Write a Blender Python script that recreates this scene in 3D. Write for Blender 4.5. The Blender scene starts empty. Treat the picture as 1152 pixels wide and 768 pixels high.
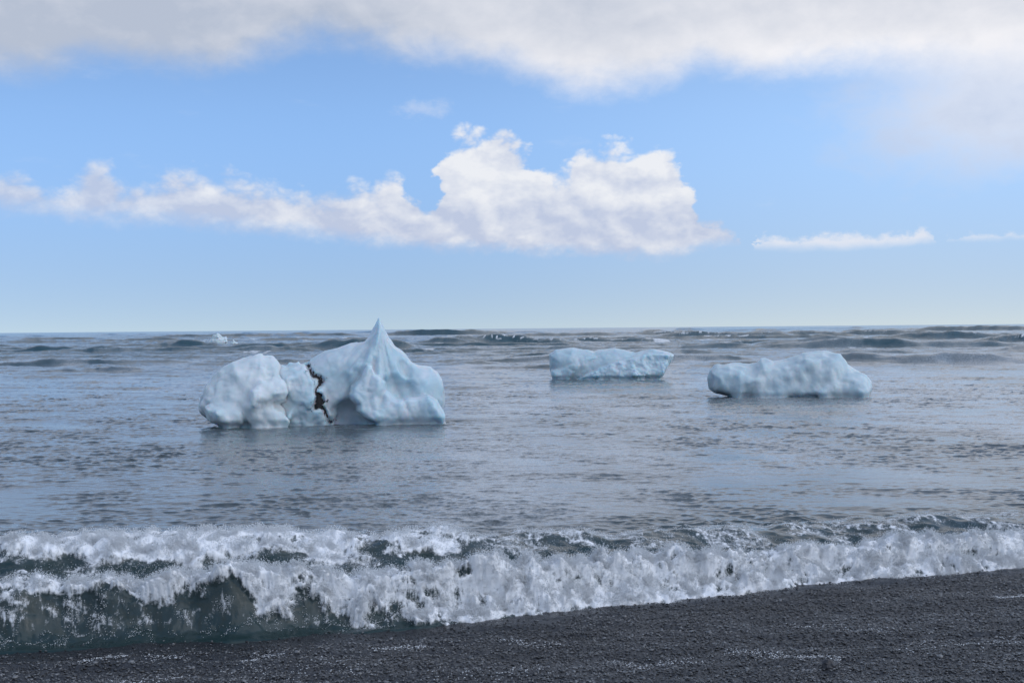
import bpy, math
import numpy as np
from mathutils import Matrix, Vector

rng = np.random.default_rng(7)
S = bpy.context.scene
COL = S.collection
FPX = 1582.0            # focal length in pixels of a 1152 px wide frame
CAM_H = 2.5
PITCH = 15.0 / FPX
ROLL = -10.0 / 1152.0

# ------------------------------------------------------------------ camera
_r0 = np.array([1.0, 0, 0]); _f = np.array([0, math.cos(PITCH), -math.sin(PITCH)])
_u0 = np.array([0, math.sin(PITCH), math.cos(PITCH)])
CR = _r0 * math.cos(ROLL) + _u0 * math.sin(ROLL)
CU = _u0 * math.cos(ROLL) - _r0 * math.sin(ROLL)
cam_d = bpy.data.cameras.new('camera'); cam = bpy.data.objects.new('camera', cam_d); COL.objects.link(cam)
cam_d.sensor_width = 36.0; cam_d.lens = 36.0 * FPX / 1152.0
cam_d.clip_start = 0.1; cam_d.clip_end = 30000
cam.matrix_world = Matrix(((CR[0], CU[0], -_f[0], 0), (CR[1], CU[1], -_f[1], 0),
                           (CR[2], CU[2], -_f[2], CAM_H), (0, 0, 0, 1)))
S.camera = cam


def at(px, py, z=0.0):
    """point of the plane at height z seen at a pixel of the photograph"""
    d = _f + CR * (px - 576) / FPX + CU * (384 - py) / FPX
    t = (z - CAM_H) / d[2]
    return d[0] * t, d[1] * t


# ------------------------------------------------------------------ noise
_perm = rng.permutation(256).astype(np.int32); _perm = np.concatenate([_perm, _perm, _perm])
_g3 = rng.normal(size=(256, 3)); _g3 /= np.linalg.norm(_g3, axis=1)[:, None]; _g3 = (_g3 * 1.6).astype(np.float32)


def perlin(x, y, z):
    x, y, z = np.broadcast_arrays(np.float32(x), np.float32(y), np.float32(z))
    xi = np.floor(x).astype(np.int32); yi = np.floor(y).astype(np.int32); zi = np.floor(z).astype(np.int32)
    xf = x - xi; yf = y - yi; zf = z - zi
    xi = xi & 255; yi = yi & 255; zi = zi & 255
    fd = lambda t: t * t * t * (t * (t * 6 - 15) + 10)
    u, v, w = fd(xf), fd(yf), fd(zf)
    out = 0
    for a in (0, 1):
        wa = u if a else 1 - u
        pa = _perm[(xi + a) & 255]
        for b in (0, 1):
            wb = v if b else 1 - v
            pb = _perm[(pa + yi + b) & 255]
            for c in (0, 1):
                wc = w if c else 1 - w
                g = _g3[_perm[(pb + zi + c) & 255]]
                out = out + wa * wb * wc * (g[..., 0] * (xf - a) + g[..., 1] * (yf - b) + g[..., 2] * (zf - c))
    return out


def fbm(x, y, z, octv=4, gain=0.5, ridge=False):
    s = 0; a = 1.0; f = 1.0
    for i in range(octv):
        n = perlin(x * f + 17.3 * i, y * f + 5.1 * i, z * f + 9.7 * i)
        s = s + a * (np.abs(n) if ridge else n)
        a *= gain; f *= 2.03
    return s


def sstep(a, b, x):
    t = np.clip((x - a) / (b - a), 0, 1)
    return t * t * (3 - 2 * t)


# ------------------------------------------------------------------ mesh helpers
def np_mesh(name, V, F, smooth=True, attrs=None):
    V = np.ascontiguousarray(V, np.float32); F = np.ascontiguousarray(F, np.int32)
    k = F.shape[1]
    me = bpy.data.meshes.new(name)
    me.vertices.add(len(V)); me.vertices.foreach_set('co', V.ravel())
    me.loops.add(F.size); me.loops.foreach_set('vertex_index', F.ravel())
    me.polygons.add(len(F))
    me.polygons.foreach_set('loop_start', np.arange(0, F.size, k, dtype=np.int32))
    me.polygons.foreach_set('use_smooth', np.full(len(F), smooth))
    me.update(calc_edges=True)
    for kx, val in (attrs or {}).items():
        at_ = me.attributes.new(kx, 'FLOAT', 'POINT')
        at_.data.foreach_set('value', np.ascontiguousarray(val, np.float32).ravel())
    return me


def link(name, me, mat, parent=None):
    o = bpy.data.objects.new(name, me); COL.objects.link(o)
    if mat: me.materials.append(mat)
    if parent: o.parent = parent
    return o


def tag(o, label=None, cat=None, group=None, kind=None):
    for k, v in (('label', label), ('category', cat), ('group', group), ('kind', kind)):
        if v: o[k] = v
    return o


def grid_faces(nr, nc):
    i = np.arange(nr - 1)[:, None] * nc + np.arange(nc - 1)[None, :]
    return np.stack([i, i + 1, i + nc + 1, i + nc], -1).reshape(-1, 4)


def surface_nets(F, origin, h):
    nx, ny, nz = F.shape
    neg = F < 0
    cor = [(a, b, c) for a in (0, 1) for b in (0, 1) for c in (0, 1)]
    sl = lambda A, o: A[o[0]:nx - 1 + o[0], o[1]:ny - 1 + o[1], o[2]:nz - 1 + o[2]]
    cnt = sum(sl(neg, o).astype(np.int8) for o in cor)
    act = (cnt > 0) & (cnt < 8)
    ci = np.argwhere(act)
    idx = np.full(act.shape, -1, np.int64); idx[act] = np.arange(len(ci))
    acc = np.zeros((len(ci), 3)); num = np.zeros(len(ci))
    for o in cor:
        for ax in range(3):
            if o[ax]: continue
            p = list(o); p[ax] = 1
            fa = F[ci[:, 0] + o[0], ci[:, 1] + o[1], ci[:, 2] + o[2]]
            fb = F[ci[:, 0] + p[0], ci[:, 1] + p[1], ci[:, 2] + p[2]]
            m = (fa < 0) != (fb < 0)
            t = np.where(m, fa / np.where(m, fa - fb, 1), 0)
            pos = np.tile(np.array(o, float), (len(ci), 1)); pos[:, ax] = t
            acc += pos * m[:, None]; num += m
    V = (ci + acc / num[:, None]) * h + np.array(origin)
    faces = []
    for ax in range(3):
        b, c = [(1, 2), (2, 0), (0, 1)][ax]
        A = np.moveaxis(neg, (ax, b, c), (0, 1, 2)); I = np.moveaxis(idx, (ax, b, c), (0, 1, 2))
        e = A[:-1, 1:-1, 1:-1] != A[1:, 1:-1, 1:-1]
        w = np.argwhere(e); i, j, k = w[:, 0], w[:, 1] + 1, w[:, 2] + 1
        q = np.stack([I[i, j - 1, k - 1], I[i, j, k - 1], I[i, j, k], I[i, j - 1, k]], -1)
        fl = ~A[i, j, k]
        q[fl] = q[fl][:, ::-1]
        faces.append(q)
    return V, np.concatenate(faces)


# ------------------------------------------------------------------ node helpers
class NT:
    def __init__(self, tree):
        self.t = tree; self.n = tree.nodes; self.l = tree.links
    def new(self, typ, **kw):
        nd = self.n.new(typ)
        for k, v in kw.items(): setattr(nd, k, v)
        return nd
    def put(self, sock, v):
        if v is None: return
        if isinstance(v, bpy.types.NodeSocket): self.l.new(v, sock)
        else: sock.default_value = v
    def m(self, op, a, b=None, c=None, clamp=False):
        nd = self.new('ShaderNodeMath', operation=op, use_clamp=clamp)
        for i, v in enumerate((a, b, c)): self.put(nd.inputs[i], v)
        return nd.outputs[0]
    def add(self, a, b): return self.m('ADD', a, b)
    def sub(self, a, b): return self.m('SUBTRACT', a, b)
    def mul(self, a, b): return self.m('MULTIPLY', a, b)
    def ss(self, lo, hi, x):
        nd = self.new('ShaderNodeMapRange', interpolation_type='SMOOTHSTEP')
        self.put(nd.inputs[0], x); self.put(nd.inputs[1], lo); self.put(nd.inputs[2], hi)
        return nd.outputs[0]
    def noise(self, vec, scale, detail=4, rough=0.5, dist=0.0):
        nd = self.new('ShaderNodeTexNoise')
        self.put(nd.inputs['Vector'], vec); nd.inputs['Scale'].default_value = scale
        nd.inputs['Detail'].default_value = detail; nd.inputs['Roughness'].default_value = rough
        nd.inputs['Distortion'].default_value = dist
        return nd.outputs['Fac']
    def mix(self, f, a, b):
        nd = self.new('ShaderNodeMix', data_type='RGBA')
        self.put(nd.inputs[0], f); self.put(nd.inputs[6], a); self.put(nd.inputs[7], b)
        return nd.outputs[2]
    def vm(self, op, a, b=None):
        nd = self.new('ShaderNodeVectorMath', operation=op)
        self.put(nd.inputs[0], a); self.put(nd.inputs[1], b)
        return nd.outputs[0]
    def attr(self, name):
        return self.new('ShaderNodeAttribute', attribute_name=name).outputs['Fac']
    def curve(self, x, pts):
        nd = self.new('ShaderNodeFloatCurve'); self.put(nd.inputs['Value'], x)
        cv = nd.mapping.curves[0]
        nd.mapping.use_clip = False
        while len(cv.points) < len(pts): cv.points.new(0.5, 0.5)
        for p, (a, b) in zip(cv.points, pts): p.location = (a, b)
        for p in cv.points: p.handle_type = 'AUTO_CLAMPED'
        nd.mapping.update()
        return nd.outputs[0]


def material(name):
    m = bpy.data.materials.new(name); m.use_nodes = True
    m.node_tree.nodes.clear()
    n = NT(m.node_tree)
    out = n.new('ShaderNodeOutputMaterial')
    return m, n, out


def principled(n, **kw):
    p = n.new('ShaderNodeBsdfPrincipled')
    for k, v in kw.items(): n.put(p.inputs[k.replace('_', ' ')], v)
    return p


def rgb(r, g, b): return (r, g, b, 1.0)


# ------------------------------------------------------------------ sun + sky
SUN_EL, SUN_AZ = math.radians(50), math.radians(118)     # azimuth clockwise from the view direction (+Y)
sd = bpy.data.lights.new('sun', 'SUN'); so = bpy.data.objects.new('sun', sd); COL.objects.link(so)
sd.energy = 1.0; sd.angle = math.radians(80); sd.color = (1.0, 0.99, 0.975)
sdir = Vector((math.sin(SUN_AZ) * math.cos(SUN_EL), math.cos(SUN_AZ) * math.cos(SUN_EL), math.sin(SUN_EL)))
so.rotation_euler = (-sdir).to_track_quat('-Z', 'Y').to_euler()
so.location = (20, 10, 40)

W = bpy.data.worlds.new('World'); S.world = W; W.use_nodes = True
W.node_tree.nodes.clear()
n = NT(W.node_tree)
wout = n.new('ShaderNodeOutputWorld'); bg = n.new('ShaderNodeBackground'); bg.inputs['Strength'].default_value = 0.1
tc = n.new('ShaderNodeTexCoord').outputs['Generated']
dirn = n.vm('NORMALIZE', tc)
sx = n.new('ShaderNodeSeparateXYZ'); n.put(sx.inputs[0], dirn)
X, Y, Z = sx.outputs
az = n.m('ARCTAN2', X, Y); el = n.m('ARCSINE', Z)
# the clear air
cz = n.new('ShaderNodeCombineXYZ')
n.put(cz.inputs[0], X); n.put(cz.inputs[1], Y); n.put(cz.inputs[2], n.add(n.mul(n.m('MAXIMUM', Z, 0.0), 2.2), 0.10))
sky = n.new('ShaderNodeTexSky', sky_type='NISHITA', sun_disc=False, sun_elevation=SUN_EL, sun_rotation=SUN_AZ,
            air_density=1.0, dust_density=0.6, ozone_density=1.5)
n.put(sky.inputs[0], n.vm('NORMALIZE', cz.outputs[0]))
skyc = n.vm('MULTIPLY', sky.outputs[0], n.mix(n.ss(-0.01, 0.16, el), rgb(1.22, 1.16, 1.20), rgb(2.12, 2.34, 2.45)))
skyc = n.vm('MULTIPLY', skyc, n.mix(n.ss(-0.15, 0.32, az), rgb(1, 1, 1), rgb(1.34, 1.21, 1.10)))


def skypts(lst, kind):
    """photo pixels -> curve points over azimuth -0.5..0.5 rad and elevation 0..0.5 rad"""
    o = []
    for px, py in lst:
        a = (px - 576) / FPX; hor = 374 - 10 * px / 1152.0
        o.append((a + 0.5, (hor - py) / FPX * 2))
    return o


u = n.add(az, 0.5)
vz = n.new('ShaderNodeCombineXYZ')
n.put(vz.inputs[0], X); n.put(vz.inputs[1], Y); n.put(vz.inputs[2], n.mul(Z, 1.5))
P = vz.outputs[0]
Pl = n.vm('ADD', P, (0.006, 0.0, 0.012))           # a step towards the light
nb = n.noise(P, 34, 7, 0.58, 0.25)
nbl = n.noise(Pl, 34, 7, 0.58, 0.25)
nr = n.noise(P, 24, 3, 0.5, 0.2)
nrl = n.noise(n.vm('ADD', P, (0.012, 0.0, 0.020)), 24, 3, 0.5, 0.2)
nbig = n.noise(P, 9, 5, 0.5)
nfine = n.noise(P, 110, 5, 0.6)
front = n.ss(-0.2, 0.3, Y)


def billow(v):
    t = None
    for sc_, am in ((27, .55), (58, .30), (120, .17), (250, .09)):
        b_ = n.mul(n.m('ABSOLUTE', n.sub(n.mul(n.noise(v, sc_, 0.0, 0.5), 2.0), 1.0)), am)
        t = b_ if t is None else n.add(t, b_)
    return t


bil = billow(P); bill = billow(n.vm('ADD', P, (0.005, 0.0, 0.009)))
# cumulus row
uw = n.add(u, n.mul(n.sub(n.noise(n.vm('ADD', P, (3.1, 1.7, 0.4)), 38, 5, 0.55), 0.5), 0.045))
top = n.curve(uw, skypts([(-420, 330), (-200, 330), (-60, 214), (30, 208), (75, 220), (125, 196), (170, 216), (212, 196), (250, 206), (300, 212),
                         (360, 214), (395, 216), (432, 200), (450, 196), (462, 214), (480, 238), (495, 208), (506, 172), (522, 157), (565, 146), (590, 170), (600, 178), (612, 196),
                         (636, 192), (652, 176), (700, 168), (738, 170), (762, 184), (778, 214), (790, 244), (812, 250), (828, 262),
                         (836, 330), (1300, 330)], 't'))
bot = n.curve(u, skypts([(-420, 240), (0, 240), (100, 247), (200, 252), (330, 264), (430, 276), (520, 281), (700, 287), (740, 292), (780, 284), (836, 272), (1300, 272)], 'b'))
top = n.mul(top, 0.5); bot = n.mul(bot, 0.5)
wob = n.add(n.mul(n.sub(nb, 0.5), 0.016), n.mul(n.sub(bil, 0.30), 0.034))
wobf = n.mul(n.sub(nfine, 0.5), 0.012)
dt = n.add(n.add(n.sub(top, el), wob), wobf)
db = n.add(n.add(n.sub(el, bot), n.mul(n.sub(nb, 0.5), 0.012)), wobf)
dcu = n.add(n.m('MINIMUM', dt, db), n.add(0.001, n.mul(n.ss(-0.08, -0.25, az), 0.004)))
acu = n.mul(n.ss(-0.004, n.add(0.009, n.mul(n.ss(0.05, -0.30, az), 0.008)), dcu), n.mul(front, n.add(0.94, n.mul(n.ss(-0.1, -0.36, az), -0.14))))
hcu = n.ss(0.0, 0.064, n.add(n.sub(el, bot), n.mul(n.sub(nbig, 0.5), 0.03)))
relief = n.add(n.add(n.mul(n.sub(nb, nbl), 0.5), n.mul(n.sub(bil, bill), 1.15)), n.mul(n.sub(nr, nrl), 1.3))
bcu = n.m('ADD', n.add(n.mul(hcu, 0.66), relief), n.add(0.13, n.mul(n.sub(nfine, 0.5), 0.30)), clamp=True)
ccu = n.mix(bcu, rgb(5.3, 5.9, 7.5), rgb(8.7, 8.8, 9.1))
# small low clouds on the right
top2 = n.mul(n.curve(n.add(u, n.mul(n.sub(nfine, 0.5), 0.02)), skypts([(500, 330), (835, 330), (850, 268), (880, 266), (930, 266), (1000, 266), (1022, 259), (1034, 264), (1044, 290),
                                (1052, 274), (1100, 269), (1135, 270), (1150, 300), (1300, 330)], 't')), 0.5)
bot2 = n.mul(n.curve(u, skypts([(500, 281), (840, 281), (900, 283), (1000, 281), (1040, 276), (1150, 275), (1300, 275)], 'b')), 0.5)
d2 = n.m('MINIMUM', n.add(n.sub(top2, el), n.add(n.mul(n.sub(nb, .5), .014), n.mul(wobf, 1.3))), n.add(n.sub(el, bot2), n.mul(n.sub(nb, .5), .010)))
a2 = n.mul(n.ss(-0.002, 0.006, d2), n.mul(front, 0.82))
# grey bank overhead
edge = n.mul(n.curve(u, skypts([(-500, 80), (-100, 72), (0, 72), (60, 76), (120, 62), (250, 66), (330, 58), (430, 66), (520, 74), (580, 82), (620, 96), (690, 102), (750, 100),
                                (790, 88), (860, 94), (960, 88), (1050, 92), (1152, 96), (1400, 90), (1700, 80)], 'e')), 0.5)
dbk = n.add(n.add(n.sub(el, edge), n.add(0.003, n.mul(n.ss(-0.1, -0.25, az), 0.018))), n.add(n.mul(n.sub(nbig, 0.5), 0.03), n.add(n.mul(n.sub(nb, 0.5), 0.022), n.mul(wobf, 0.6))))
abk = n.ss(-0.008, 0.026, dbk)
# holes higher up: broken cloud over the rest of the sky
nsky = n.noise(n.vm('MULTIPLY', dirn, (1.0, 1.0, 1.6)), 2.6, 6, 0.55, 0.3)
brk = n.ss(0.47, 0.60, nsky)
high = n.ss(0.30, 0.50, el)
abk = n.mul(abk, n.add(n.sub(1.0, high), n.mul(high, brk)))
hole = n.ss(0.05, 0.0, n.m('SQRT', n.add(n.m('POWER', n.sub(az, 0.116), 2.0), n.m('POWER', n.mul(n.sub(el, 0.237), 2.2), 2.0))))
hole = n.mul(n.ss(0.50, 0.62, n.add(n.mul(hole, 0.35), n.mul(nb, 0.6))), 0.55)
abk = n.mul(abk, n.sub(1.0, hole))
rim = n.ss(0.075, 0.0, dbk)
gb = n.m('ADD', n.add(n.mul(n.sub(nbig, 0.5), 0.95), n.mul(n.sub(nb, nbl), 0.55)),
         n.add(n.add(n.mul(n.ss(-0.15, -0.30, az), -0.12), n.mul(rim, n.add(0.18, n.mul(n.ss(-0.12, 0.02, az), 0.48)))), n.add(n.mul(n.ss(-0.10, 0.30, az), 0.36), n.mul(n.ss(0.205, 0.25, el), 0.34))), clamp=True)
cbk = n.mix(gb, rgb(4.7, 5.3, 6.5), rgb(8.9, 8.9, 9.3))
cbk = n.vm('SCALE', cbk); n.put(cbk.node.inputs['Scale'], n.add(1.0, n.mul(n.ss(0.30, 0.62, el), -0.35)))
# soft veil at the right
ex = n.m('DIVIDE', n.sub(az, 0.345), 0.13); ey = n.m('DIVIDE', n.sub(el, 0.148), 0.060)
rv = n.m('SQRT', n.add(n.mul(ex, ex), n.mul(ey, ey)))
rv = n.add(rv, n.add(n.mul(n.sub(nbig, 0.5), 0.9), n.mul(n.sub(nb, 0.5), 0.7)))
av = n.mul(n.ss(1.15, 0.35, rv), n.mul(front, 0.85))
cv_ = n.mix(n.ss(0.35, 0.68, n.add(n.mul(nbig, 0.6), n.mul(nb, 0.4))), rgb(5.9, 6.5, 7.9), rgb(7.4, 7.8, 8.8))
# wisps
wz = n.new('ShaderNodeCombineXYZ'); n.put(wz.inputs[0], X); n.put(wz.inputs[1], Y); n.put(wz.inputs[2], n.mul(Z, 4.0))
nw = n.noise(wz.outputs[0], 13, 6, 0.6)
aw = n.mul(n.ss(0.60, 0.82, nw), n.mul(n.ss(0.02, 0.12, el), 0.16))
ex2 = n.m('DIVIDE', n.sub(az, -0.061), 0.018); ey2 = n.m('DIVIDE', n.sub(el, 0.155), 0.007)
r2 = n.add(n.m('SQRT', n.add(n.mul(ex2, ex2), n.mul(ey2, ey2))), n.mul(n.sub(nfine, 0.5), 2.2))
aw = n.m('MAXIMUM', aw, n.mul(n.ss(1.3, 0.1, r2), 0.32))
c = n.mix(aw, skyc, rgb(7.4, 7.8, 8.8))
c = n.mix(av, c, cv_)
c = n.mix(a2, c, rgb(8.0, 8.2, 8.9))
c = n.mix(acu, c, ccu)
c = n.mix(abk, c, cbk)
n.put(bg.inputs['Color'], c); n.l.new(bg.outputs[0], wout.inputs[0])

# ------------------------------------------------------------------ sea surface
def spectrum(N, L, lmin, lmax, slope, power, spread, seed, ang0=-math.pi / 2):
    """tileable wave patch: height and the two choppy displacements, scaled to a wanted rms slope"""
    r = np.random.default_rng(seed)
    k1 = np.fft.fftfreq(N, L / N) * 2 * np.pi
    kx, ky = np.meshgrid(k1, k1, indexing='ij')
    k = np.hypot(kx, ky); k[0, 0] = 1
    lam = 2 * np.pi / k
    A = k ** (-power) * np.exp(-(lmin / lam) ** 2 * .5) * np.exp(-(lam / lmax) ** 4)
    ca = (kx * math.cos(ang0) + ky * math.sin(ang0)) / k
    A = A * (np.abs(ca) ** spread + 0.03)
    A[0, 0] = 0
    h = (r.normal(size=(N, N)) + 1j * r.normal(size=(N, N))) * A
    H = np.fft.ifft2(h).real
    sx_ = np.fft.ifft2(h * 1j * kx).real; sy_ = np.fft.ifft2(h * 1j * ky).real
    sc = slope / math.sqrt((sx_ ** 2 + sy_ ** 2).mean())
    Dx = np.fft.ifft2(h * 1j * kx / k).real; Dy = np.fft.ifft2(h * 1j * ky / k).real
    return [np.float32(a * sc) for a in (H, Dx, Dy)]


def samp(A, L, x, y):
    N = A.shape[0]
    fx = x / L * N; fy = y / L * N
    ix = np.floor(fx).astype(np.int64); iy = np.floor(fy).astype(np.int64)
    tx = np.float32(fx - ix); ty = np.float32(fy - iy)
    i0 = ix % N; i1 = (ix + 1) % N; j0 = iy % N; j1 = (iy + 1) % N
    return (A[i0, j0] * (1 - tx) + A[i1, j0] * tx) * (1 - ty) + (A[i0, j1] * (1 - tx) + A[i1, j1] * tx) * ty


small = spectrum(1024, 21.0, 0.11, 1.0, 0.135, 1.45, 1.0, 3)
mid = spectrum(512, 171.0, 0.8, 7.0, 0.085, 2.2, 2.5, 5)
big = spectrum(512, 900.0, 9.0, 45.0, 0.06, 2.0, 5.0, 11)

KN = np.array([-900, -400, 0, 300, 480, 600, 780, 1010, 1152, 1600, 2200], float)
FOOT = np.array([9.9, 10.4, 11.02, 11.36, 11.80, 12.3, 13.0, 14.0, 14.5, 16.4, 18.5])


def foot(px):
    w = 60
    return sum(np.interp(px + o, KN, FOOT) for o in (-w, -w / 2, 0, w / 2, w)) / 5


# swells that stand out, (px, base py, half length px, height m, foam)
SWELLS = [(1022, 409, 85, 0.62, 0.0), (1000, 391, 95, 0.72, 0.1), (572, 389, 52, 1.25, 0.6), (505, 390, 30, 0.8, 0.1), (60, 397, 62, 0.75, 0.0),
          (207, 391, 26, 1.0, 0.0), (400, 393, 40, 0.95, 0.1), (320, 396, 26, 0.5, 0.0), (690, 386, 60, 0.8, 0.65), (806, 380, 55, 1.3, 0.6),
          (1145, 385, 24, 0.9, 0.7), (900, 379, 40, 1.1, 0.5), (760, 398, 60, 0.35, 0.1), (1060, 382, 50, 1.1, 0.2), (140, 418, 40, 0.16, 0.0), (-90, 396, 70, 0.7, 0.1),
          (1260, 396, 70, 0.8, 0.2), (640, 402, 60, .3, 0), (500, 377, 60, 1.2, 0.1), (250, 379, 70, 1.0, 0.1), (40, 386, 60, .6, 0), (150, 384, 60, .7, .1), (640, 378, 50, 1.0, .3), (740, 377, 40, 1.1, .55), (980, 377, 60, 1.1, .5), (480, 398, 40, .3, 0), (1110, 372, 60, 1.6, .3), (870, 388, 50, .5, .1)]

tan0 = np.arange(-0.385, 0.385, 1 / 1420.0)
ext = 0.385 + np.cumsum(1 / 1420.0 * 1.035 ** np.arange(1, 110))
ext = ext[ext < 1.6]
tans = np.concatenate([-ext[::-1], tan0, ext])
rows = list(np.arange(-0.45, 5.0, 0.018)); dr = 0.018
while rows[-1] < 9000:
    r_ = rows[-1] + 12
    dr = min(dr * 1.035, r_ * (0.0016 if r_ < 55 else 0.0034 if r_ < 260 else 0.0055 if r_ < 600 else 0.012))
    rows.append(rows[-1] + dr)
rows = np.array(rows)
NR, NC = len(rows), len(tans)
PX = 576 + FPX * tans
ft = foot(PX)
NN = rows[:, None] + 0 * tans[None, :]
YY = ft[None, :] + NN
XX = YY * tans[None, :]
PXX = np.broadcast_to(PX[None, :], XX.shape)
print('sea grid', NR, NC)

# calm near the shore, rougher patches outside
gust = np.clip(1.0 + 0.5 * fbm(XX / 8.0, YY / 11.0, 0.3, 3, .6) + .75 * fbm(XX / 1.7, YY / 2.0, 5.3, 3), .25, 2.2)
fade = sstep(0.6, 4.0, NN)
ca = 1.3
h1 = samp(small[0], 21.0, XX, YY); dx1 = samp(small[1], 21.0, XX, YY); dy1 = samp(small[2], 21.0, XX, YY)
rot = 0.35
xr = XX * math.cos(rot) - YY * math.sin(rot); yr = XX * math.sin(rot) + YY * math.cos(rot)
h2 = samp(mid[0], 171.0, xr, yr)
h3 = samp(big[0], 900.0, XX + 40, YY)
farw = sstep(55, 170, YY)
Hs = gust * (h1 * (0.25 + 0.75 * fade)) + h2 * (0.28 + 0.17 * sstep(20, 60, YY) + .65 * sstep(45, 120, YY)) * sstep(0.5, 6, NN)
Hs = Hs + h3 * (0.5 * farw + 0.5 * sstep(300, 900, YY))
Hs = Hs + sstep(60, 120, YY) * .085 * fbm(XX / 2.2, YY / 4.5, 2.4, 4, .6)
foam = np.zeros_like(XX)
for k_, yk in enumerate([88, 108, 131, 158, 190, 230, 280, 345, 430, 540, 700, 900]):
    sel = np.abs(YY - yk) < 26 + yk * .05
    x_, y_ = XX[sel], YY[sel]
    q = y_ - yk - 7 * fbm(x_ / 45.0, k_ * 3.7, .5, 3) - .12 * x_ * math.sin(k_ * 2.1)
    A = (.42 + .0011 * yk) * np.clip(fbm(x_ / 26.0 - 9 * k_, k_ * 1.9, 4.4, 3) * 1.1 + .38, 0, 1) * sstep(80, 125, yk + 25)
    af = .50 + 1.15 * A; ab = 2.5 + 5 * A
    Hs[sel] += A * np.where(q < 0, np.exp(-(q / af) ** 2), np.exp(-(q / ab) ** 2))
    fn = sstep(.18, .50, fbm(x_ / (9.0 + .03 * yk), q / (3.0 + .006 * yk), k_ * 5.3, 4) + .12 * sstep(200, 1100, PXX[sel])) * sstep(.35, .7, A) * (yk < 500)
    fn = fn * sstep(-.25, .35, fbm(x_ / 2.2, q / .8, k_ * 1.3, 3))
    foam[sel] = np.maximum(foam[sel], .75 * fn * np.exp(-((q - .2) / (1.0 + .003 * yk)) ** 2))
for (sp, sb, sl_, A, fo) in SWELLS:
    xc, yc = at(sp, sb)
    dist = math.hypot(xc, yc); L = sl_ / FPX * dist
    tx = xc / dist; ty = yc / dist
    sel = (np.abs(XX - xc) < 4 * L + 20) & (np.abs(YY - yc) < 14 * A + 30)
    if not sel.any(): continue
    x_ = XX[sel] - xc; y_ = YY[sel] - yc
    q = x_ * tx + y_ * ty; l = x_ * ty - y_ * tx
    q = q - 2.2 * A - 1.2 * fbm(l / (L * 0.9) + sp, 0.5, sb, 3) - 0.10 * L * (l / L) ** 2 * 0.3
    af, ab = 2.0 * A + .3, 5.5 * A + .8
    A = A * 1.2; L = L * 1.5
    prof = np.where(q < 0, np.exp(-(q / af) ** 2), np.exp(-(q / ab) ** 2))
    win = np.exp(-(np.abs(l) / L) ** 3) * np.clip(0.95 + 0.45 * fbm(l / (L * 0.6), sp, 2.2, 2), 0.4, 1.3)
    Hs[sel] += A * prof * win
    if fo:
        fn = sstep(-0.05, 0.35, fbm(l / (L * .10) + 3.3, q / 1.2, sp, 4, .6) + 0.25 * (fo - .4))
        foam[sel] = np.maximum(foam[sel], fo * fn * win * np.exp(-((q + af * .35) / (af * .55)) ** 2))

# shore break
hf = np.interp(PX, [-400, 0, 300, 480, 600, 800, 1152, 1600], [.38, .38, .40, .40, .33, .25, .21, .21])[None, :]
hb = np.interp(PX, [-400, 0, 300, 500, 800, 1152, 1600], [.56, .56, .54, .44, .33, .27, .27])[None, :]
nl = 0.55 + 0.10 * fbm(PX / 110.0, 0.2, 0.7, 3)[None, :]
hfv = hf * (1 + 0.22 * fbm(PX / 90.0, 3.2, 0.7, 3)[None, :])
hbv = hb * (1 + 0.18 * fbm(PX / 120.0, 8.2, 1.7, 3)[None, :])
nc2 = 2.0 + 0.25 * fbm(PX / 160.0, 4.4, 0.1, 3)[None, :]
q1 = NN - nl; q2 = NN - nc2
lip = np.where(q1 < 0, np.exp(-(q1 / .25) ** 2), np.exp(-(q1 / .80) ** 2))
bkc = np.where(q2 < 0, np.exp(-(q2 / .75) ** 2), np.exp(-(q2 / 1.15) ** 2))
Hw = hfv * lip + hbv * bkc * (1 - 0.5 * lip)
near = NN < 9
Hw = Hw + np.where(near, 0.05 * fbm(XX * 1.6, YY * 1.6, 0.9, 3) * sstep(0.6, 1.5, NN) * sstep(7, 3, NN), 0)
Hw = Hw + np.where(NN < 1.6, .045 * fbm(XX * 3.5, YY * 6, Hw * 4, 4, .55) * sstep(.03, .2, NN) * sstep(1.6, 1.0, NN), 0)
Hw = Hw - 0.30 * sstep(0.0, -0.25, NN)          # the sheet dives under the gravel
lean = 0.16 * np.clip(lip, 0, 1) ** 2
# foam
wl = sstep(540, 400, PXX)
nf = np.zeros_like(XX); nf2 = np.zeros_like(XX); nbg = np.zeros_like(XX)
k = int(np.searchsorted(rows, 9.0))
nf[:k] = fbm(XX[:k] * 2.6, YY[:k] * 2.6, Hw[:k] * 3, 4)
nf2[:k] = fbm(XX[:k] * 7.0, YY[:k] * 5.0, Hw[:k] * 7 + 4, 4, 0.6)
nbg[:k] = fbm(XX[:k] * 0.8, YY[:k] * 1.1, 7.7, 3)
nlo = np.interp(PXX, [-400, 60, 180, 300, 420, 490, 600], [.46, .44, .30, .24, .16, -.12, -.28])
ffront = sstep(nlo - .05, nlo + .22, NN + .16 * nf + .05 * nf2) * sstep(1.12, .68, NN + .20 * nbg + .10 * nf) * np.interp(PXX, [-300, 40, 200, 600], [.86, .88, 1, 1])
fback = sstep(1.42, 1.75, NN + .16 * nf) * sstep(2.9, 2.1, NN + .25 * nf)
fback = fback * np.interp(PXX + 110 * nbg, [300, 470, 580, 800, 1152], [1, .85, .52, .40, .38]) * np.clip(0.88 + 0.5 * nf + .4 * nf2, 0, 1)
fsp = 0.44 * sstep(-.05, .45, nf + .5 * nbg) * sstep(0.7, 1.3, NN) * sstep(3.4, 2.4, NN)          # patches between
flace = 0.40 * sstep(1.9, 2.6, NN) * sstep(5.4, 3.0, NN + .8 * nbg) * (0.35 + 0.65 * sstep(380, 640, PXX))
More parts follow.
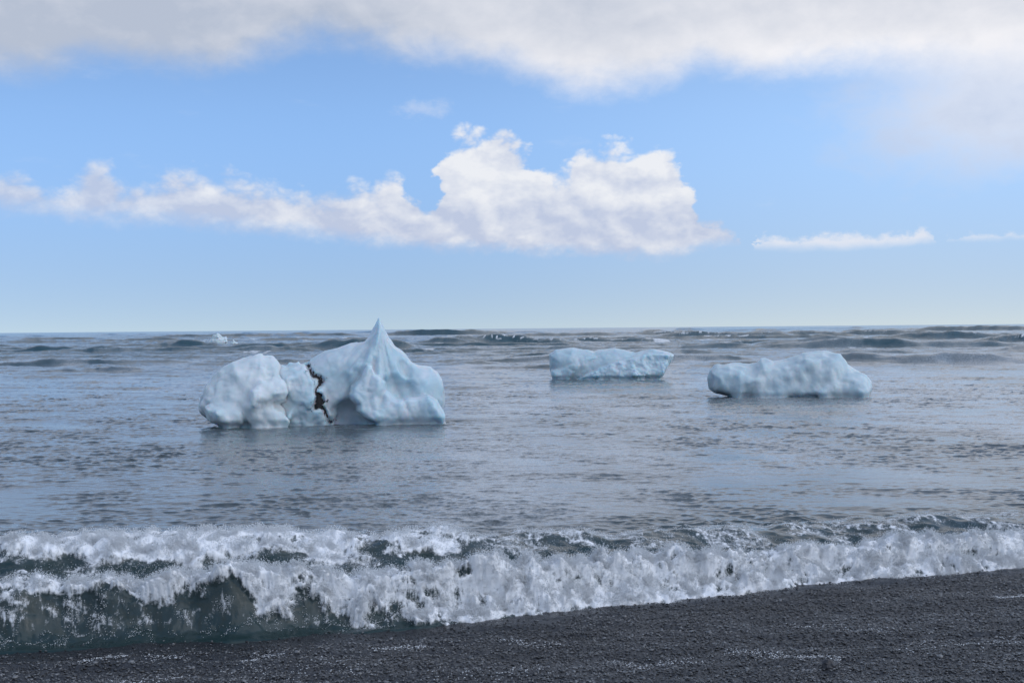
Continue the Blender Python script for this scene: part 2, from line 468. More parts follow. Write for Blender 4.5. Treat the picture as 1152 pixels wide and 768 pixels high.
fthread = 0.12 * sstep(.10, .40, np.abs(nf2)) * wl * sstep(.0, .08, NN) * sstep(.6, .3, NN)
fveil = np.clip(.33 + .16 * nf + .16 * nf2, 0, .52) * wl * sstep(.04, .3, NN) * sstep(1.0, .6, NN)
fshore = np.maximum.reduce([ffront * np.clip(.84 + .3 * nf + .42 * nf2, 0, 1), fback, fsp, flace, fthread, fveil]) * (NN > -0.08)
foam = np.maximum(foam, np.where(near, fshore, 0))
# faint films of old foam on the water outside
film = sstep(0.15, 0.75, fbm(XX / 3.2, YY / 11.0, 1.3, 4) + 0.45 * sstep(460, 1000, PXX) - .08) * sstep(3.5, 6.5, NN) * sstep(220, 60, YY) * 0.26
foam = np.maximum(foam, film)
fsoft = sstep(-.05, .75, fbm(XX / 5.0, YY / 15.0, 6.6, 4) + .55 * sstep(250, 950, PXX) - .10) * sstep(3.5, 7.0, NN) * sstep(260, 70, YY) * .20
# far whitecaps
wc = sstep(0.55, 0.9, fbm(XX / 9.0, YY / 34.0, 8.1, 5, .6) + 0.22 * sstep(600, 1000, PXX)) * sstep(90, 160, YY) * sstep(620, 380, YY) * 0.55
foam = np.maximum(foam, wc)
ZZ = Hs + Hw
YD = YY - lean + (dy1 * ca - 1.2 * h1 - .5 * h2) * gust * fade * sstep(160, 60, YY)
XD = XX + dx1 * ca * gust * fade * sstep(120, 50, YY)
# froth heaps up
kk = int(np.searchsorted(rows, 4.5))
fk = foam[:kk] * sstep(0.25, 0.7, foam[:kk])
bl = np.abs(fbm(XD[:kk] * 3.1, YD[:kk] * 3.1, ZZ[:kk] * 3.1 + 2.2, 1)) * 0.20 + fbm(XD[:kk] * 8, YD[:kk] * 8, ZZ[:kk] * 8, 3, 0.6, True) * 0.055
fk = fk * .9
hump = sstep(3.0, 0.3, NN[:kk]) * .8 + .2
ZZ[:kk] += fk * bl * hump * sstep(-.05, .12, NN[:kk]); YD[:kk] -= fk * bl * 0.7 * hump
Vsea = np.stack([XD, YD, ZZ], -1)

m_sea, n, out = material('sea_water')
geo = n.new('ShaderNodeNewGeometry'); pos = geo.outputs['Position']
fa = n.attr('foam'); fr = n.attr('far')
pstr = n.vm('MULTIPLY', pos, (1.0, 0.75, 1.0))
nz = n.noise(pstr, 13.0, 6, 0.68, 0.4)
vein = n.noise(n.vm('MULTIPLY', pos, (1.0, 0.35, 0.28)), 24.0, 5, 0.6, 0.8)
vor = n.new('ShaderNodeTexVoronoi', feature='DISTANCE_TO_EDGE'); n.put(vor.inputs['Vector'], n.vm('ADD', pstr, n.vm('SCALE', n.new('ShaderNodeTexNoise').outputs['Color'])))
vor.inputs['Scale'].default_value = 5.5
lacew = n.ss(0.16, 0.0, vor.outputs['Distance'])
ff = n.add(fa, n.add(n.mul(n.sub(nz, 0.5), 0.85), n.mul(n.mul(lacew, 0.12), n.ss(0.22, 0.45, fa))))
nz3 = n.noise(pos, 30.0, 5, 0.75)
ff = n.add(ff, n.mul(n.sub(nz3, 0.5), 0.5))
ff = n.add(ff, n.mul(n.mul(n.sub(1.0, n.attr('silt')), n.sub(vein, 0.5)), 0.9))
ff = n.mul(n.ss(0.34, 0.78, ff), n.ss(0.01, 0.06, fa))
soft = n.add(n.mul(fa, 0.10), n.mul(n.attr('film'), n.mul(n.ss(0.30, 0.72, nz), 1.7)))
ff = n.m('MAXIMUM', ff, soft)
b1 = n.noise(n.vm('MULTIPLY', pos, (1.0, 1.5, 1.0)), 10.0, 4, 0.62)
b2 = n.noise(n.vm('MULTIPLY', pos, (0.6, 1.0, 1.0)), 1.9, 5, 0.68)
bm1 = n.new('ShaderNodeBump'); bm1.inputs['Strength'].default_value = 0.32; bm1.inputs['Distance'].default_value = 0.02
n.put(bm1.inputs['Height'], b1)
bm2 = n.new('ShaderNodeBump'); n.put(bm2.inputs['Strength'], n.mul(fr, 0.28)); bm2.inputs['Distance'].default_value = 0.35
n.put(bm2.inputs['Height'], b2); n.l.new(bm1.outputs[0], bm2.inputs['Normal'])
body = n.mix(n.attr('silt'), rgb(0.014, 0.032, 0.033), rgb(0.074, 0.092, 0.100))
body = n.mix(fr, body, rgb(0.014, 0.056, 0.072))
pw = principled(n, Base_Color=body, IOR=1.333)
n.put(pw.inputs['Roughness'], n.add(0.06, n.mul(fr, 0.05))); n.l.new(bm2.outputs[0], pw.inputs['Normal'])
bm3 = n.new('ShaderNodeBump'); bm3.inputs['Strength'].default_value = 0.4; bm3.inputs['Distance'].default_value = 0.03
n.put(bm3.inputs['Height'], nz3)
pf = principled(n, Base_Color=rgb(0.84, 0.86, 0.88), Roughness=0.85); n.l.new(bm3.outputs[0], pf.inputs['Normal'])
mx = n.new('ShaderNodeMixShader'); n.put(mx.inputs[0], ff); n.l.new(pw.outputs[0], mx.inputs[1]); n.l.new(pf.outputs[0], mx.inputs[2])
n.l.new(mx.outputs[0], out.inputs[0])

me = np_mesh('sea', Vsea.reshape(-1, 3), grid_faces(NR, NC), True, {'foam': foam, 'far': sstep(25, 160, YY), 'silt': sstep(2.8, 7.0, NN), 'film': fsoft})
sea = link('sea', me, m_sea); tag(sea, kind='structure')

# froth thrown up by the shore break: droplets and bubbles lying on and above the wave
G = Vsea[:kk]
ex_ = G[:-1, 1:] - G[:-1, :-1]; ey_ = G[1:, :-1] - G[:-1, :-1]
nrm = np.cross(ex_, ey_); area = np.linalg.norm(nrm, axis=-1); nrm = nrm / np.maximum(area, 1e-9)[..., None]
nrm[nrm[..., 2] < 0] *= -1
fc = foam[:kk][:-1, :-1]; nnc = NN[:kk][:-1, :-1]
back = sstep(2.4, 1.3, nnc)
spr = np.clip(fbm(G[:-1, :-1, 0] * 2.2, G[:-1, :-1, 1] * 2.2, 3.1, 3), -1, 1)
inview = (np.abs(tans[:-1]) < 0.52)[None, :]
wgt = area * np.clip(fc - 0.30, 0, 1) ** 1.3 * (0.35 + 0.65 * sstep(3.2, 1.2, nnc)) * inview
wgt = wgt * np.clip(0.55 + 1.9 * nf2[:kk][:-1, :-1], 0.03, 2.2)
cum = np.cumsum(wgt.ravel()); 


def froth(N, off_fn, r_lo, r_hi, wpow=1.0):
    ci = np.searchsorted(cum, rng.random(N) * cum[-1]); ci = np.clip(ci, 0, wgt.size - 1)
    i, j = np.unravel_index(ci, wgt.shape)
    a = rng.random((N, 1)); b = rng.random((N, 1))
    p = G[i, j] + ex_[i, j] * a + ey_[i, j] * b
    o = off_fn(i, j, N)
    return p + nrm[i, j] * o[:, None], r_lo + (r_hi - r_lo) * rng.random(N) ** 2.5


def off_layer(i, j, N): return rng.random(N) ** 1.6 * (0.012 + 0.05 * fc[i, j])
def off_spray(i, j, N): return rng.exponential(0.05, N) * (0.35 + 1.3 * np.clip(spr[i, j] + .35, 0, 1.2)) * (0.06 + .94 * back[i, j]) * sstep(0.25, 0.8, fc[i, j])


pa, ra = froth(480000, off_layer, 0.0018, 0.0054)
pb, rb = froth(120000, off_spray, 0.0012, 0.0036)
pb[:, 0] += rng.normal(0, .012, len(pb)); pb[:, 2] += np.abs(rng.normal(0, .015, len(pb)))


# thin streaks drawn up the clear face
st_p = []
for _ in range(70):
    j0 = int(np.searchsorted(tans, (rng.uniform(-60, 470) - 576) / FPX)); i0 = int(np.searchsorted(rows, rng.uniform(.02, .22)))
    m_ = int(12 + 70 * rng.random() ** 2); t_ = np.sort(rng.random(m_)); sw = rng.uniform(-30, 30); ph_ = rng.uniform(0, 6)
    ii = np.clip(i0 + (t_ * rng.uniform(3, 13)).astype(int), 0, kk - 2)
    jj = np.clip(j0 + (sw * t_ + 3 * np.sin(ph_ + 4 * t_) + rng.normal(0, 2.0, m_)).astype(int), 0, NC - 2)
    st_p.append(G[ii, jj] + nrm[ii, jj] * .006 + rng.normal(0, .004, (m_, 3)))
pc = np.concatenate(st_p); rc = .0012 + .0036 * rng.random(len(pc)) ** 2


def octa(P, R, squash=1.0):
    base = np.array([[1, 0, 0], [-1, 0, 0], [0, 1, 0], [0, -1, 0], [0, 0, 1], [0, 0, -1]], float)
    th = rng.random(len(P)) * math.pi
    c, s = np.cos(th), np.sin(th)
    bx = base[None, :, 0] * c[:, None] - base[None, :, 1] * s[:, None]
    by = base[None, :, 0] * s[:, None] + base[None, :, 1] * c[:, None]
    bz = np.broadcast_to(base[None, :, 2], bx.shape) * squash
    V = np.stack([bx, by, bz], -1) * R[:, None, None] + P[:, None, :]
    f = np.array([[0, 2, 4], [2, 1, 4], [1, 3, 4], [3, 0, 4], [2, 0, 5], [1, 2, 5], [3, 1, 5], [0, 3, 5]])
    F = (np.arange(len(P)) * 6)[:, None, None] + f[None]
    return V.reshape(-1, 3), F.reshape(-1, 3)


m_foam, n, out = material('froth')
pf = principled(n, Base_Color=rgb(0.82, 0.84, 0.855), Roughness=0.6)
tr = n.new('ShaderNodeBsdfTranslucent'); tr.inputs[0].default_value = rgb(0.75, 0.79, 0.81)
mx = n.new('ShaderNodeMixShader'); mx.inputs[0].default_value = 0.3
n.l.new(pf.outputs[0], mx.inputs[1]); n.l.new(tr.outputs[0], mx.inputs[2]); n.l.new(mx.outputs[0], out.inputs[0])
V, F = octa(np.concatenate([pa, pb, pc]), np.concatenate([ra, rb, rc]))
fo = link('wave_foam', np_mesh('wave_foam', V, F, True), m_foam)
tag(fo, 'white froth and flying droplets along the breaking shore wave', 'foam', kind='stuff')

# ------------------------------------------------------------------ beach
def beach_z(x, y):
    px = 576 + FPX * x / np.maximum(y, 1.0)
    s = foot(np.clip(px, -900, 2200)) - y                 # metres up the beach from the wave foot
    z = np.where(s > 0, 0.045 * s, 0.09 * s)
    z = np.where(y < 6, np.minimum(z, 0.045 * 8.5 + 0 * y), z)
    return z - 0.005


def beach_bumps(x, y):
    return 0.030 * fbm(x * .8, y * 1.5, 3.3, 3) + 0.010 * fbm(x * 5, y * 5, 1.1, 3)


bx = np.concatenate([np.linspace(-70, -8, 40)[:-1], np.arange(-8, 8, 0.016), np.linspace(8, 70, 40)])
by = np.concatenate([np.linspace(-25, 7.5, 40)[:-1], np.arange(7.5, 17.5, 0.018), np.linspace(17.5, 24, 12)])
BX, BY = np.meshgrid(bx, by)
BZ = beach_z(BX, BY) + beach_bumps(BX, BY)
gr = np.abs(fbm(BX * 24, BY * 24, 5.5, 2)) * .012
BZ = BZ + gr * (.35 + .65 * sstep(.1, .8, foot(np.clip(576 + FPX * BX / np.maximum(BY, 1), -900, 2200)) - BY))
m_sand, n, out = material('black_sand')
geo = n.new('ShaderNodeNewGeometry'); pos = geo.outputs['Position']
g1 = n.noise(pos, 55.0, 4, 0.7); g2 = n.noise(pos, 2.5, 4, 0.6)
colr = n.mix(n.ss(0.3, 0.75, g1), rgb(0.006, 0.006, 0.008), rgb(0.048, 0.051, 0.056))
bmp = n.new('ShaderNodeBump'); bmp.inputs['Strength'].default_value = 0.8; bmp.inputs['Distance'].default_value = 0.012; n.put(bmp.inputs['Height'], g1)
ps = principled(n, Base_Color=colr, IOR=1.4); n.put(ps.inputs['Roughness'], n.add(n.sub(0.32, n.mul(n.attr('wet'), 0.20)), n.mul(g2, 0.2))); n.l.new(bmp.outputs[0], ps.inputs['Normal'])
n.l.new(ps.outputs[0], out.inputs[0])
beach = link('beach', np_mesh('beach', np.stack([BX, BY, BZ], -1).reshape(-1, 3), grid_faces(len(by), len(bx)), True, {'wet': sstep(.9, .1, foot(np.clip(576 + FPX * BX / np.maximum(BY, 1), -900, 2200)) - BY)}), m_sand)
tag(beach, kind='structure')

# loose wet gravel
ph = (1 + 5 ** .5) / 2
ico_v = np.array([(-1, ph, 0), (1, ph, 0), (-1, -ph, 0), (1, -ph, 0), (0, -1, ph), (0, 1, ph), (0, -1, -ph), (0, 1, -ph), (ph, 0, -1), (ph, 0, 1), (-ph, 0, -1), (-ph, 0, 1)])
ico_v /= np.linalg.norm(ico_v[0])
ico_f = np.array([(0, 11, 5), (0, 5, 1), (0, 1, 7), (0, 7, 10), (0, 10, 11), (1, 5, 9), (5, 11, 4), (11, 10, 2), (10, 7, 6), (7, 1, 8), (3, 9, 4), (3, 4, 2), (3, 2, 6), (3, 6, 8), (3, 8, 9), (4, 9, 5), (2, 4, 11), (6, 2, 10), (8, 6, 7), (9, 8, 1)])
NP = 100000
py_ = 8.2 + (15.2 - 8.2) * rng.random(NP * 2); px_ = (rng.random(NP * 2) * 2 - 1) * py_ * 0.47
gap_ = foot(576 + FPX * px_ / py_) - py_
keep = (gap_ > -0.1) & (rng.random(NP * 2) < .12 + .88 * sstep(.05, .75, gap_ + .25 * fbm(px_ * 1.5, py_ * 1.5, 2.2, 2)))
px_, py_ = px_[keep][:NP], py_[keep][:NP]
NP = len(px_)
rad = 0.0028 + 0.0085 * rng.random(NP) ** 3.5 + .012 * (rng.random(NP) > .998)
pz_ = beach_z(px_, py_) + beach_bumps(px_, py_) + .006 + rad * 0.25
V = ico_v[None] * (1 + 0.22 * rng.normal(size=(NP, 12, 1)))
V = V * np.stack([1 + .4 * rng.random(NP), 1 + .4 * rng.random(NP), .5 + .3 * rng.random(NP)], -1)[:, None, :] * rad[:, None, None]
th = rng.random(NP) * 6.28; c, s = np.cos(th)[:, None], np.sin(th)[:, None]
V = np.stack([V[..., 0] * c - V[..., 1] * s, V[..., 0] * s + V[..., 1] * c, V[..., 2]], -1) + np.stack([px_, py_, pz_], -1)[:, None, :]
F = (np.arange(NP) * 12)[:, None, None] + ico_f[None]
tone = np.repeat(np.clip(rng.random(NP) ** 1.7 * (1 + 1.1 * fbm(px_ * 1.2, py_ * 3.5, .4, 3)), 0, 1.3), 12)
m_grav, n, out = material('wet_gravel')
tn = n.attr('tone')
pg = principled(n, Base_Color=n.mix(tn, rgb(0.008, 0.008, 0.009), rgb(0.17, 0.175, 0.18)), IOR=1.5, Roughness=0.18)
n.l.new(pg.outputs[0], out.inputs[0])
gv = link('gravel', np_mesh('gravel', V.reshape(-1, 3), F.reshape(-1, 3), True, {'tone': tone}), m_grav)
tag(gv, 'wet black gravel strewn over the beach', 'gravel', kind='stuff')

# lace of backwash foam left on the gravel
pts = []
for (x0, y0, x1, y1, num, wd) in [(820, 741, 905, 752, 420, .05), (905, 752, 950, 757, 200, .04), (690, 748, 790, 752, 300, .05), (1120, 671, 1165, 670, 350, .03), (880, 702, 1010, 715, 300, .10),
                                  (90, 735, 140, 730, 240, .04), (160, 729, 210, 730, 160, .03), (275, 731, 320, 726, 220, .03), (420, 720, 480, 722, 260, .04), (560, 716, 640, 722, 200, .06),
                                  (100, 765, 200, 760, 300, .08), (480, 760, 620, 764, 260, .08), (1000, 740, 1150, 735, 260, .1), (250, 745, 420, 750, 260, .1)]:
    num = int(num * .5); t = np.clip(rng.random(num) + .04 * rng.normal(size=num), -.1, 1.1)
    a = np.array([at(x0, y0, .1), at(x1, y1, .1)])
    p = a[0][None] * (1 - t[:, None]) + a[1][None] * t[:, None]
    p[:, 1] += wd * 2.5 * fbm(p[:, 0] * 3, 0.3, y0, 3) + rng.normal(0, wd, num) * (.6 + 1.6 * rng.random(num))
    p[:, 0] += rng.normal(0, .02, num)
    pts.append(p)
p = np.concatenate(pts)
pz = beach_z(p[:, 0], p[:, 1]) + beach_bumps(p[:, 0], p[:, 1]) + .012
V, F = octa(np.column_stack([p, pz]), 0.003 + 0.006 * rng.random(len(p)) ** 2, 0.5)
bf = link('backwash_foam', np_mesh('backwash_foam', V, F, True), m_foam)
tag(bf, 'thin flecks of white foam left on the wet black gravel', 'foam', kind='stuff')

# stone at the bottom edge
m_st, n, out = material('dark_stone')
tcn = n.new('ShaderNodeTexCoord').outputs['Object']
bmp = n.new('ShaderNodeBump'); bmp.inputs['Strength'].default_value = 0.6; bmp.inputs['Distance'].default_value = 0.01; n.put(bmp.inputs['Height'], n.noise(tcn, 30, 5, .6))
pg = principled(n, Base_Color=n.mix(n.noise(tcn, 14, 4, .6), rgb(.008, .008, .010), rgb(.03, .03, .034)), Roughness=.4)
n.l.new(bmp.outputs[0], pg.inputs['Normal']); n.l.new(pg.outputs[0], out.inputs[0])


def rock(rx, ry, rz, seed):
    g = 40
    a = np.linspace(-1.3, 1.3, g)
    A, B, C_ = np.meshgrid(a, a, a, indexing='ij')
    f = np.sqrt(A * A + B * B + C_ * C_) - 1 + .30 * fbm(A * .9 + seed, B * .9, C_ * .9, 4)
    V, F = surface_nets(f, (-1.3, -1.3, -1.3), a[1] - a[0])
    return np_mesh('stone', V * np.array([rx, ry, rz]), F, True)


sx0, sy0 = at(934, 766, .12)
st = link('stone', rock(.055, .05, .045, 3), m_st)
st.location = (sx0, sy0, float(beach_z(np.array(sx0), np.array(sy0)) + beach_bumps(np.array(sx0), np.array(sy0))) + .015)
tag(st, 'small dark rounded stone lying on the black gravel with foam washing round it', 'stone')

# ------------------------------------------------------------------ icebergs
def poly_dist(poly, U, Wd):
    """distance inside a polygon, positive inside"""
    P_ = np.array(poly, float); Q = np.roll(P_, -1, 0)
    d = np.full(U.shape, 1e9); ins = np.zeros(U.shape, bool)
    for (ax, ay), (bx_, by_) in zip(P_, Q):
        ex, ey = bx_ - ax, by_ - ay; wx, wy = U - ax, Wd - ay
        t = np.clip((wx * ex + wy * ey) / (ex * ex + ey * ey + 1e-12), 0, 1)
        d = np.minimum(d, np.hypot(wx - ex * t, wy - ey * t))
        cond = ((ay > Wd) != (by_ > Wd)) & (U < (bx_ - ax) * (Wd - ay) / (by_ - ay + 1e-12) + ax)
        ins ^= cond
    return np.where(ins, d, -d)


def smin(a, b, k):
    h = np.clip(0.5 + 0.5 * (b - a) / k, 0, 1)
    return b * (1 - h) + a * h - k * h * (1 - h)


class Berg:
    def __init__(self, px, py, crop, bounds, h):
        """px,py: waterline point in the photo; crop=(x0,y0,scale) the enlarged view outlines were read in"""
        self.x, self.y = at(px, py); self.d = math.hypot(self.x, self.y)
        self.ppm = FPX / self.d; self.px, self.py = px, py; self.crop = crop; self.h = h
        (u0, u1), (v0, v1), (w0, w1) = bounds
        self.u = np.arange(u0, u1, h); self.v = np.arange(v0, v1, h); self.w = np.arange(w0, w1, h)
        self.o = (u0, v0, w0)
        self.U2, self.W2 = np.meshgrid(self.u, self.w, indexing='ij')
        self.U = self.u[:, None, None]; self.Vv = self.v[None, :, None]; self.Wz = self.w[None, None, :]
        self.F = np.full((len(self.u), len(self.v), len(self.w)), 9.0, np.float32)

    def conv(self, pts):
        x0, y0, s = self.crop
        return [((x0 + a / s - self.px) / self.ppm, (self.py - (y0 + b / s)) / self.ppm) for a, b in pts]

    def slab(self, pts, v0, T, R, k=0.08, leanw=0.0, leanu=0.0):
        d2 = poly_dist(self.conv(pts), self.U2, self.W2)
        a = np.maximum(R - d2, 0)[:, None, :]
        b = np.abs(self.Vv - v0 - leanw * self.Wz - leanu * self.U) * (R / T)
        f = (np.hypot(a, b) - R).astype(np.float32)
        self.F = smin(self.F, f, k) if k else np.minimum(self.F, f)

    def noise(self, amp, scale, octv=3, gain=.5, ridge=False, mask=None, sz=1.0):
        nn = fbm(self.U / scale, self.Vv / scale, self.Wz / scale / sz, octv, gain, ridge)
        self.F = self.F - amp * (nn if mask is None else nn * mask)

    def notch(self, dep, zc=0.05, wd=0.10):
        self.F = self.F + dep * sstep(.24, .02, self.Wz)

    def carve(self, px, py, v, ru, rv, rw, k=.10):
        (u0, w0), = self.conv([(px, py)])
        r = np.sqrt(((self.U - u0) / ru) ** 2 + ((self.Vv - v) / rv) ** 2 + ((self.Wz - w0) / rw) ** 2)
        self.F = -smin(-self.F, (r - 1) * min(ru, rv, rw), k)

    def mesh(self, name, F=None):
        F = self.F if F is None else F
        F = F.copy()
        for sl in (np.s_[0], np.s_[-1], np.s_[:, 0], np.s_[:, -1], np.s_[:, :, 0], np.s_[:, :, -1]): F[sl] = np.maximum(F[sl], 0.01)
        V, Fc = surface_nets(F, self.o, self.h)
        return np_mesh(name, V, Fc, True)

    def place(self, o):
        o.location = (self.x, self.y, 0); o.rotation_euler = (0, 0, -math.atan2(self.x, self.y))


def ice_mat(name, blue, white, lo, hi, rough, sss, bscale, bdist, scale=1.3):
    m, n, out = material(name)
    tcn = n.new('ShaderNodeTexCoord').outputs['Object']
    f = n.ss(lo, hi, n.noise(tcn, scale, 5, .6, .5))
    bmp = n.new('ShaderNodeBump'); bmp.inputs['Strength'].default_value = 0.28; bmp.inputs['Distance'].default_value = bdist
    n.put(bmp.inputs['Height'], n.noise(tcn, bscale, 5, .62))
    p = principled(n, Base_Color=n.mix(f, rgb(*blue), rgb(*white)), Roughness=rough, IOR=1.31)
    p.inputs['Subsurface Weight'].default_value = sss
    p.inputs['Subsurface Radius'].default_value = (0.3, 0.75, 1.0); p.inputs['Subsurface Scale'].default_value = 0.35
    n.l.new(bmp.outputs[0], p.inputs['Normal']); n.l.new(p.outputs[0], out.inputs[0])
    return m


m_blue = ice_mat('blue_ice', (0.42, 0.55, 0.61), (0.60, 0.66, 0.70), .35, .72, .22, .75, 9, .008)
m_white = ice_mat('white_ice', (0.50, 0.60, 0.64), (0.63, 0.69, 0.71), .30, .62, .55, .5, 14, .015, 1.0)
m_pale = ice_mat('pale_ice', (0.41, 0.54, 0.60), (0.55, 0.64, 0.68), .35, .70, .26, .75, 9, .008)
m_rough = ice_mat('rough_ice', (0.43, 0.54, 0.59), (0.57, 0.65, 0.67), .35, .65, .42, .55, 11, .015, 1.6)

# main berg: white lobe, blue pinnacle, dirt seam between
C1 = (200, 340, 3.6)
b = Berg(365, 475.5, C1, ((-3.3, 3.4), (-2.2, 1.9), (-0.5, 3.0)), 0.028)
root = bpy.data.objects.new('iceberg', None); COL.objects.link(root); b.place(root)
tag(root, 'large iceberg with a pointed blue pinnacle, white lobe and a black dirt seam', 'iceberg', 'icebergs floating off the beach')
b.slab([(470, 285), (505, 248), (535, 236), (600, 198), (650, 190), (690, 176), (735, 164), (762, 158), (780, 138), (795, 102), (808, 68), (818, 58), (830, 78), (841, 120), (855, 150),
        (880, 182), (915, 217), (945, 250), (985, 262), (1030, 270), (1056, 292), (1069, 322), (1074, 400), (1072, 470), (1072, 570), (470, 570)], 0.35, 1.15, 0.75, 0)
b.slab([(818, 62), (832, 100), (842, 150), (846, 210), (868, 262), (908, 290), (950, 312), (976, 348), (976, 400), (880, 430), (740, 400), (690, 360), (650, 310), (640, 260), (700, 215), (760, 165), (798, 105)],
       -0.28, 0.95, 0.38, 0.04, leanw=.22)
b.slab([(560, 245), (640, 200), (700, 190), (740, 230), (700, 300), (640, 350), (560, 330)], -0.15, 0.65, 0.45, 0.12, leanw=.15)
b.carve(895, 345, -1.45, .62, .95, .50)
b.carve(690, 445, -1.0, .55, .62, .42)
b.carve(925, 235, -.9, .34, .72, .5, .05)
b.slab([(690, 368), (698, 335), (728, 305), (762, 252), (788, 250), (800, 288), (836, 318), (836, 352), (880, 388), (920, 380), (1000, 374), (1030, 396), (1060, 455), (1070, 490), (1072, 560),
        (790, 560), (785, 484), (758, 462), (722, 432), (722, 408), (700, 388)], -1.18, 0.42, 0.13, 0.02, leanw=.20)
F0 = b.F.copy()
th_ = np.arctan2(b.U - 1.46, 2.75 - b.Wz); rr_ = np.hypot(b.U - 1.46, 2.75 - b.Wz)
b.F = b.F + .060 * (.35 - np.abs(perlin(th_ * 5.5 + .4 * rr_, rr_ * .55, b.Vv * .4))) * sstep(.25, .9, rr_) * sstep(.1, .6, b.Wz)
b.noise(.055, .9, 2); b.noise(.016, .25, 2, .5, True); b.notch(.05)
blueF = b.F.copy()
# the recessed ice left of the seam joins the two
b.F = np.full_like(b.F, 9.0)
b.slab([(395, 262), (440, 256), (512, 246), (560, 275), (610, 330), (640, 420), (640, 570), (395, 570)], -0.25, 0.85, 0.5, 0)
b.noise(.10, .5, 2); b.noise(.03, .2, 2, .55, True); b.notch(.05)
blueF = smin(blueF, b.F, .06)
seam = b.conv([(508, 244), (524, 248), (534, 262), (545, 284), (556, 298), (574, 300), (586, 312), (580, 326), (566, 340), (560, 358), (574, 372), (575, 392), (566, 412), (588, 420), (600, 440), (606, 458), (616, 476)])
wid = rng.uniform(.4, 1.2, 17) * np.array([.05, .05, .045, .05, .06, .065, .055, .05, .045, .06, .13, .17, .12, .04, .05, .05, .06]) * .5
D = np.full(b.U2.shape, 9.0)
for i in range(len(seam) - 1):
    (ax, ay), (bx_, by_) = seam[i], seam[i + 1]
    ex, ey = bx_ - ax, by_ - ay
    t = np.clip(((b.U2 - ax) * ex + (b.W2 - ay) * ey) / (ex * ex + ey * ey), 0, 1)
    D = np.minimum(D, np.hypot(b.U2 - ax - ex * t, b.W2 - ay - ey * t) - (wid[i] * (1 - t) + wid[i + 1] * t))
blueF = blueF + (.085 * np.exp(-(np.maximum(D, 0) / .05) ** 2)[:, None, :] * (b.Vv < .3)).astype(np.float32)
link('blue_pinnacle', b.mesh('blue_pinnacle', blueF), m_blue, root)['label'] = 'smooth pale blue pinnacle ice'
b.F = np.full_like(b.F, 9.0)
b.slab([(108, 405), (112, 365), (150, 325), (188, 276), (240, 238), (300, 222), (350, 212), (390, 224), (418, 244), (440, 272), (446, 300), (440, 360), (425, 430), (430, 560), (215, 560), (208, 495), (160, 478), (128, 450)],
       -0.25, 1.15, 0.95, 0)
b.slab([(300, 330), (350, 300), (400, 290), (438, 318), (456, 350), (446, 385), (420, 400), (440, 440), (466, 470), (470, 560), (310, 560), (296, 480), (280, 400)], -0.95, 0.75, 0.40, 0.06)
b.slab([(140, 410), (200, 380), (262, 385), (295, 430), (290, 480), (250, 508), (230, 560), (205, 500), (160, 470)], -1.0, 0.75, 0.45, 0.06)
b.slab([(360, 300), (420, 285), (470, 290), (470, 325), (420, 345), (370, 340)], -0.35, 0.6, 0.2, 0.05)
b.noise(.10, .55, 2); b.noise(.028, .26, 2, .5, True); b.notch(.08)
whiteF = b.F.copy()
link('white_lobe', b.mesh('white_lobe', whiteF), m_white, root)['label'] = 'knobbly white lobe of bubbly ice'
allF = np.minimum(whiteF, blueF)
spk = np.maximum(D[:, None, :] - .16, .42 - fbm(b.U / .055, b.Vv / .2, b.Wz / .055, 2) - .4 * np.exp(-D[:, None, :] / .05)) * .1
D = D[:, None, :] + .07 * fbm(b.U / .10, b.Vv / .3, b.Wz / .10, 3)
D = np.minimum(D, spk)
dirtF = np.maximum(np.maximum(allF - .014, -allF - .08), np.maximum(D, b.Vv - .3)).astype(np.float32)
m_dirt, n, out = material('moraine_dirt')
tcn = n.new('ShaderNodeTexCoord').outputs['Object']
pd = principled(n, Base_Color=n.mix(n.noise(tcn, 12, 4, .6), rgb(.005, .005, .006), rgb(.028, .026, .026)), Roughness=.8)
n.l.new(pd.outputs[0], out.inputs[0])
link('dirt_seam', b.mesh('dirt_seam', dirtF), m_dirt, root)['label'] = 'jagged black dirt seam'

# low flat-topped berg
C2 = (590, 350, 1152 / 420.0)
b = Berg(686, 426, C2, ((-3.3, 3.4), (-2.0, 2.0), (-0.5, 2.1)), 0.035)
b.slab([(78, 132), (98, 118), (150, 111), (200, 121), (216, 124), (240, 118), (280, 114), (310, 120), (342, 127), (400, 119), (430, 123), (446, 128), (460, 138), (452, 156), (432, 182), (424, 205), (424, 240), (90, 240), (84, 200), (76, 165)], .2, 1.15, .75, 0)
b.slab([(150, 150), (190, 132), (240, 135), (200, 165), (150, 205), (140, 240), (80, 240), (84, 180)], -.35, .8, .25, .06, leanw=.2)
b.slab([(230, 172), (300, 145), (380, 128), (450, 132), (440, 165), (420, 205), (420, 240), (150, 240), (160, 205)], -.80, .72, .12, .03, leanw=.45)
b.noise(.045, .8, 2); b.noise(.02, .3, 2, .5, True); b.notch(.05)
o = link('iceberg', b.mesh('iceberg'), m_pale); b.place(o)
tag(o, 'low flat-topped pale blue iceberg with slanting bands, in the middle of the sea', 'iceberg', 'icebergs floating off the beach')

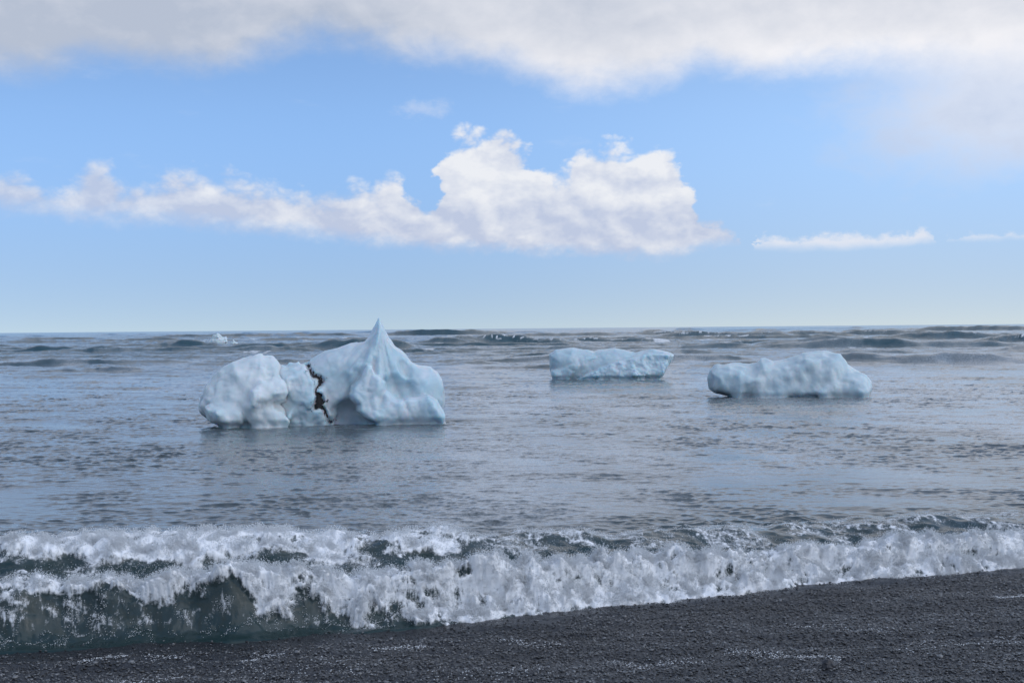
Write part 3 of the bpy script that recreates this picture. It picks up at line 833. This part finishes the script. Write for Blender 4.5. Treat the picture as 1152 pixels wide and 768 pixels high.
# rounded rough berg
b = Berg(889, 446, C2, ((-3.2, 3.2), (-2.0, 1.9), (-0.5, 2.1)), 0.03)
b.slab([(576, 205), (580, 183), (602, 169), (640, 163), (700, 168), (718, 161), (735, 148), (752, 150), (772, 156), (812, 150), (860, 131), (920, 127), (966, 140), (986, 162), (1002, 182), (1040, 200),
        (1058, 220), (1058, 250), (1050, 300), (680, 300), (640, 270), (598, 256), (579, 238)], .25, 1.25, .65, 0)
b.slab([(930, 190), (990, 180), (1040, 205), (1054, 235), (1050, 300), (890, 300), (890, 240)], -.45, .8, .35, .06, leanw=.3)
b.slab([(590, 190), (640, 170), (690, 175), (700, 230), (690, 300), (655, 300), (640, 255), (600, 240)], -.45, .7, .35, .06, leanw=.2)
b.slab([(720, 165), (760, 165), (800, 200), (820, 250), (820, 300), (690, 300), (700, 240)], -.6, .6, .3, .06, leanw=.35)
b.noise(.09, .7, 2); b.noise(.014, .22, 2, .5, True, sz=1.6); b.notch(.06)
o = link('iceberg', b.mesh('iceberg'), m_rough); b.place(o)
tag(o, 'rounded rough whitish iceberg with a humped top, in front of a dark swell', 'iceberg', 'icebergs floating off the beach')

# two bits of ice far out
C3 = (200, 360, 9.6)
b = Berg(246, 386.5, C3, ((-2.6, 2.6), (-1.8, 1.8), (-0.6, 2.6)), 0.07)
b.slab([(350, 235), (375, 200), (395, 165), (430, 150), (460, 165), (475, 185), (520, 180), (530, 205), (535, 300), (345, 300)], 0, 1.0, .8, 0)
b.noise(.25, .8, 3); b.noise(.1, .3, 2, .5, True)
o = link('iceberg', b.mesh('iceberg'), m_white); b.place(o)
tag(o, 'tiny white two-humped iceberg far out near the horizon', 'iceberg', 'icebergs floating off the beach')
b = Berg(263, 387, C3, ((-1.6, 1.6), (-1.2, 1.2), (-0.6, 1.6)), 0.06)
b.slab([(570, 245), (585, 235), (602, 212), (618, 235), (645, 245), (650, 300), (565, 300)], 0, .7, .5, 0)
b.noise(.15, .6, 3)
o = link('iceberg', b.mesh('iceberg'), m_white); b.place(o)
tag(o, 'smallest white scrap of ice, beside the tiny two-humped iceberg', 'iceberg', 'icebergs floating off the beach')

# ------------------------------------------------------------------ render settings
S.view_settings.view_transform = 'Standard'; S.view_settings.look = 'None'
S.view_settings.exposure = 0.0; S.view_settings.gamma = 1.0; S.view_settings.use_curve_mapping = False
S.cycles.use_denoising = True
S.cycles.use_adaptive_sampling = False
S.cycles.max_bounces = 6
